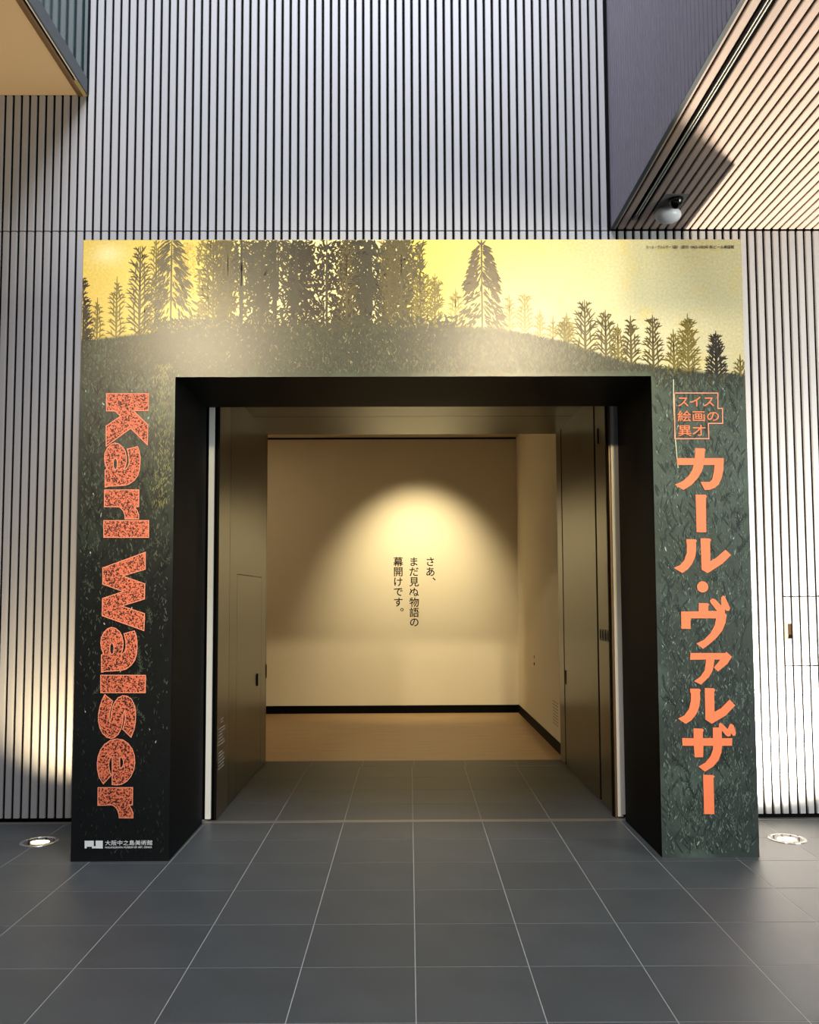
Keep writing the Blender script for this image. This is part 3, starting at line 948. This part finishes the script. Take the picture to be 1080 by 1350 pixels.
# the skirts of the wood run down over the ridge
upright_mass(205, 600, 424, 476, L3(62, 60, 43), 1900, 0.7, 2.2)
upright_mass(205, 330, 430, 496, L3(52, 54, 42), 700, 0.8, 2.2)
n = 260
aa = 225 + 350 * rng.random(n)
strokes(aa, 418 + 75 * rng.random(n), np.pi / 2 + (rng.random(n) - 0.5) * 2.0, 2 + 4 * rng.random(n), 1.2, jitter(L3(138, 128, 86), 0.35, n))
a, b = ground_points(9000, 445, 520)
n = len(a)
strokes(a, b, np.pi / 2 + (rng.random(n) - 0.5) * 1.6, 3 + 5 * rng.random(n), 1.0 + 0.8 * rng.random(n), jitter(L3(50, 52, 40), 0.25, n))
a, b = ground_points(60000, 505, 1132)
rt = a > 540
keep = rng.random(len(a)) < np.where(rt, 0.45, np.clip(0.50 - (b - 600) / 800, 0.10, 0.50)) * (0.3 + 1.4 * fbm(a / 22, b / 40, 31))
a, b, rt = a[keep], b[keep], rt[keep]
n = len(a)
lum = 0.30 + 0.45 * rng.random((n, 1)) ** 2
c = np.where(rt[:, None], L3(122, 140, 126)[None], L3(112, 118, 98)[None]) * lum
fade = np.where(rt, 1.0, np.clip(1.15 - (b - 560) / 620, 0.35, 1.0))[:, None]
bright = (rng.random(n) < 0.012)[:, None]
c = np.where(bright, L3(180, 190, 176)[None] * 0.8, c * fade)
strokes(a, b, np.pi / 2 + (rng.random(n) - 0.5) * 1.3, 2 + 5 * rng.random(n), 0.9 + 1.1 * rng.random(n) ** 2, c)
# dark trunks and boughs over the legs
a, b = ground_points(5200, 505, 1132)
n = len(a)
rt = a > 540
c = np.where(rt[:, None], L3(44, 54, 50)[None], L3(20, 22, 20)[None])
strokes(a, b, np.pi / 2 + (rng.random(n) - 0.5) * 1.5, 7 + 10 * rng.random(n), 1.0 + 1.4 * rng.random(n), c)
# sprays of bigger leaves, a twig with leaves on both sides
for k in range(90):
    rt = rng.random() < 0.5
    x0 = rng.uniform(870, 968) if rt else rng.uniform(114, 226)
    y0 = rng.uniform(520, 1110 if rt else 960)
    an = math.pi / 2 + (rng.random() - 0.5) * 1.8
    col = (L3(34, 42, 38) if rng.random() < 0.55 else L3(92, 106, 94) * 0.8) if rt else (L3(18, 20, 18) if rng.random() < 0.6 else L3(78, 88, 72) * 0.7)
    L_ = 14 + 16 * rng.random()
    strokes(x0, y0, an, L_, 1.3, col)
    for q in range(int(L_ / 4)):
        f = (q + 0.5) * 4 / L_
        xx, yy = x0 + math.cos(an) * L_ * f, y0 - math.sin(an) * L_ * f
        for d in (-0.65, 0.65):
            strokes(xx, yy, an + d, 4 + 3 * rng.random(), 0.9, col)
# pale olive gleam of leaves beside the opening, upper left leg
n = 300
strokes(217 + 7 * rng.standard_normal(n), 490 + 190 * rng.random(n) ** 1.3, np.pi / 2 + (rng.random(n) - 0.5) * 1.4, 2.5 + 4 * rng.random(n), 1.2, jitter(L3(112, 110, 66), 0.35, n))

P = np.concatenate(ST['p'])
C = np.concatenate(ST['c'])
X = to_x(P[..., 0])
Z = to_z(P[..., 1])
# trim to the printed face
cx, cz = X.mean(1), Z.mean(1)
ok = (cx > X0) & (cx < X1) & (cz < ZT) & (cz > 0) & ((cx < XI0) | (cx > XI1) | (cz > ZI))
X, Z, C = X[ok], Z[ok], C[ok]
left_leg = cx[ok] < XI0
right_leg = cx[ok] > XI1
head = ~(left_leg | right_leg)
X = np.clip(X, X0 + 0.001, X1 - 0.001)
X = np.where((left_leg & (cz[ok] < ZI))[:, None], np.minimum(X, XI0 - 0.001), X)
X = np.where((right_leg & (cz[ok] < ZI))[:, None], np.maximum(X, XI1 + 0.001), X)
Z = np.clip(Z, 0.001, ZT - 0.001)
Z = np.where(head[:, None], np.maximum(Z, ZI + 0.001), Z)
N = len(X)
Y = -0.0004 - np.arange(N) * (0.0016 / N)
V = np.stack([X, np.repeat(Y[:, None], 6, 1), Z], -1).reshape(-1, 3)
i = np.arange(N)[:, None] * 6
F = np.concatenate([i + np.array([[0, 1, 2, 5]]), i + np.array([[5, 2, 3, 4]])], 0)
foliage = colour_mesh('printed_foliage', V, F, np.repeat(C, 6, 0), M['print'], gate)
foliage['kind'] = 'stuff'

# --- lettering on the gate
for ch, loops in LATIN:
    v, f = flat_shape(loops, -0.0036, -0.0018)
    o = pyd('letter', v, f, M['speckle'], gate)
    v, f = outline_shape(loops, -0.0040, 0.0048)
    pyd('letter_outline', v, f, M['salmon'], o)
for loops in KANA:
    vs, fs_ = [], []
    parts = [[]]
    for lp in loops:
        if lp == '+':
            parts.append([])
        else:
            parts[-1].append(lp)
    for pp in parts:
        v, f = flat_shape(pp, -0.0036, -0.0018)
        k = len(vs)
        vs += v
        fs_ += [tuple(q + k for q in t) for t in f]
    pyd('katakana_letter', vs, fs_, M['orange'], gate)
v, f = outline_shape([BOX_LINE], -0.0034, 0.0058)
pyd('title_frame', v, f, M['salmon'], gate)
for s, x0, x1, z0, z1 in (('スイス', 1.540, 1.750, 2.551, 2.609), ('絵画の', 1.536, 1.776, 2.463, 2.527), ('異才', 1.538, 1.696, 2.379, 2.443)):
    text_fit('subtitle_line', s, x0, x1, z0, z1, -0.0034, M['orange'], gate, 0.006)
v, f = outline_shape([SEAM], -0.0030, 0.0045, False)
pyd('print_seam', v, f, mat('pale_seam', (206, 202, 160), 0.6), gate)
v, f = flat_shape([LOGO], -0.0034, -0.0018)
pyd('museum_logo', v, f, M['white_vinyl'], gate)
text_fit('museum_name', '大阪中之島美術館', -1.715, -1.453, 0.0885, 0.1155, -0.0034, M['white_vinyl'], gate, 0.0)
text_fit('museum_name', 'NAKANOSHIMA MUSEUM OF ART, OSAKA', -1.715, -1.455, 0.0705, 0.0825, -0.0034, M['white_vinyl'], gate, 0.0)
text_fit('caption', 'カール・ヴァルザー《森》（部分）', 1.378, 1.626, 3.485, 3.506, -0.0034, M['caption_ink'], gate, 0.004)
text_fit('caption', '1902-1903年 新ビール美術館', 1.640, 1.893, 3.485, 3.506, -0.0034, M['caption_ink'], gate, 0.004)

# ------------------------------------------------------------------ in-ground uplights
def uplight(x, y, label, energy, color, tilt, rz, cone):
    t = root('ground_uplight', label, 'floor light', group=None, loc=(x, y, 0))
    ringp = [(0.112, 0.0), (0.112, 0.003), (0.104, 0.0055), (0.088, 0.0055), (0.086, 0.001)]
    mb = MB()
    n = 40
    for r, z in ringp:
        for k in range(n):
            a = 2 * math.pi * k / n
            mb.v.append((r * math.cos(a), r * math.sin(a), z))
    for q in range(len(ringp) - 1):
        for k in range(n):
            j = (k + 1) % n
            mb.f.append((q * n + k, q * n + j, (q + 1) * n + j, (q + 1) * n + k))
    mb.build('ring', M['chrome'], t, True)
    MB().lathe([(0.086, 0.0005), (0.086, 0.0010)], 32).build('reflector', M['reflector'], t)
    MB().lathe([(0.050, 0.0012), (0.050, 0.0022), (0.040, 0.0030)], 28, 0.006 * rz, -0.006, 0, 1.1, 0.8).build('lamp', M['lamp'], t, True)
    MB().lathe([(0.0865, 0.0038), (0.0865, 0.0048)], 32).build('lens', M['glass'], t)
    for k in range(3):
        a = 0.5 + k * 2.094
        MB().lathe([(0.006, 0.0050), (0.005, 0.0066)], 10, 0.097 * math.cos(a), 0.097 * math.sin(a)).build('screw', M['dark'], t)
    lamp('uplight_lamp', 'SPOT', (x, y, 0.03), (x + tilt[0], y + tilt[1], 3.0), energy, color, spot_size=math.radians(cone), spot_blend=1.0, shadow_soft_size=0.06)
    return t


uplight(-2.244, 0.395, 'round steel uplight in the floor left of gate, glowing warm', 170, (1.0, 0.80, 0.50), (-0.1, 0.9), 1, 98)
uplight(2.249, 0.356, 'round steel uplight in the floor right of gate, bright white', 1650, (1.0, 0.90, 0.78), (0.3, 0.9), -1, 140)
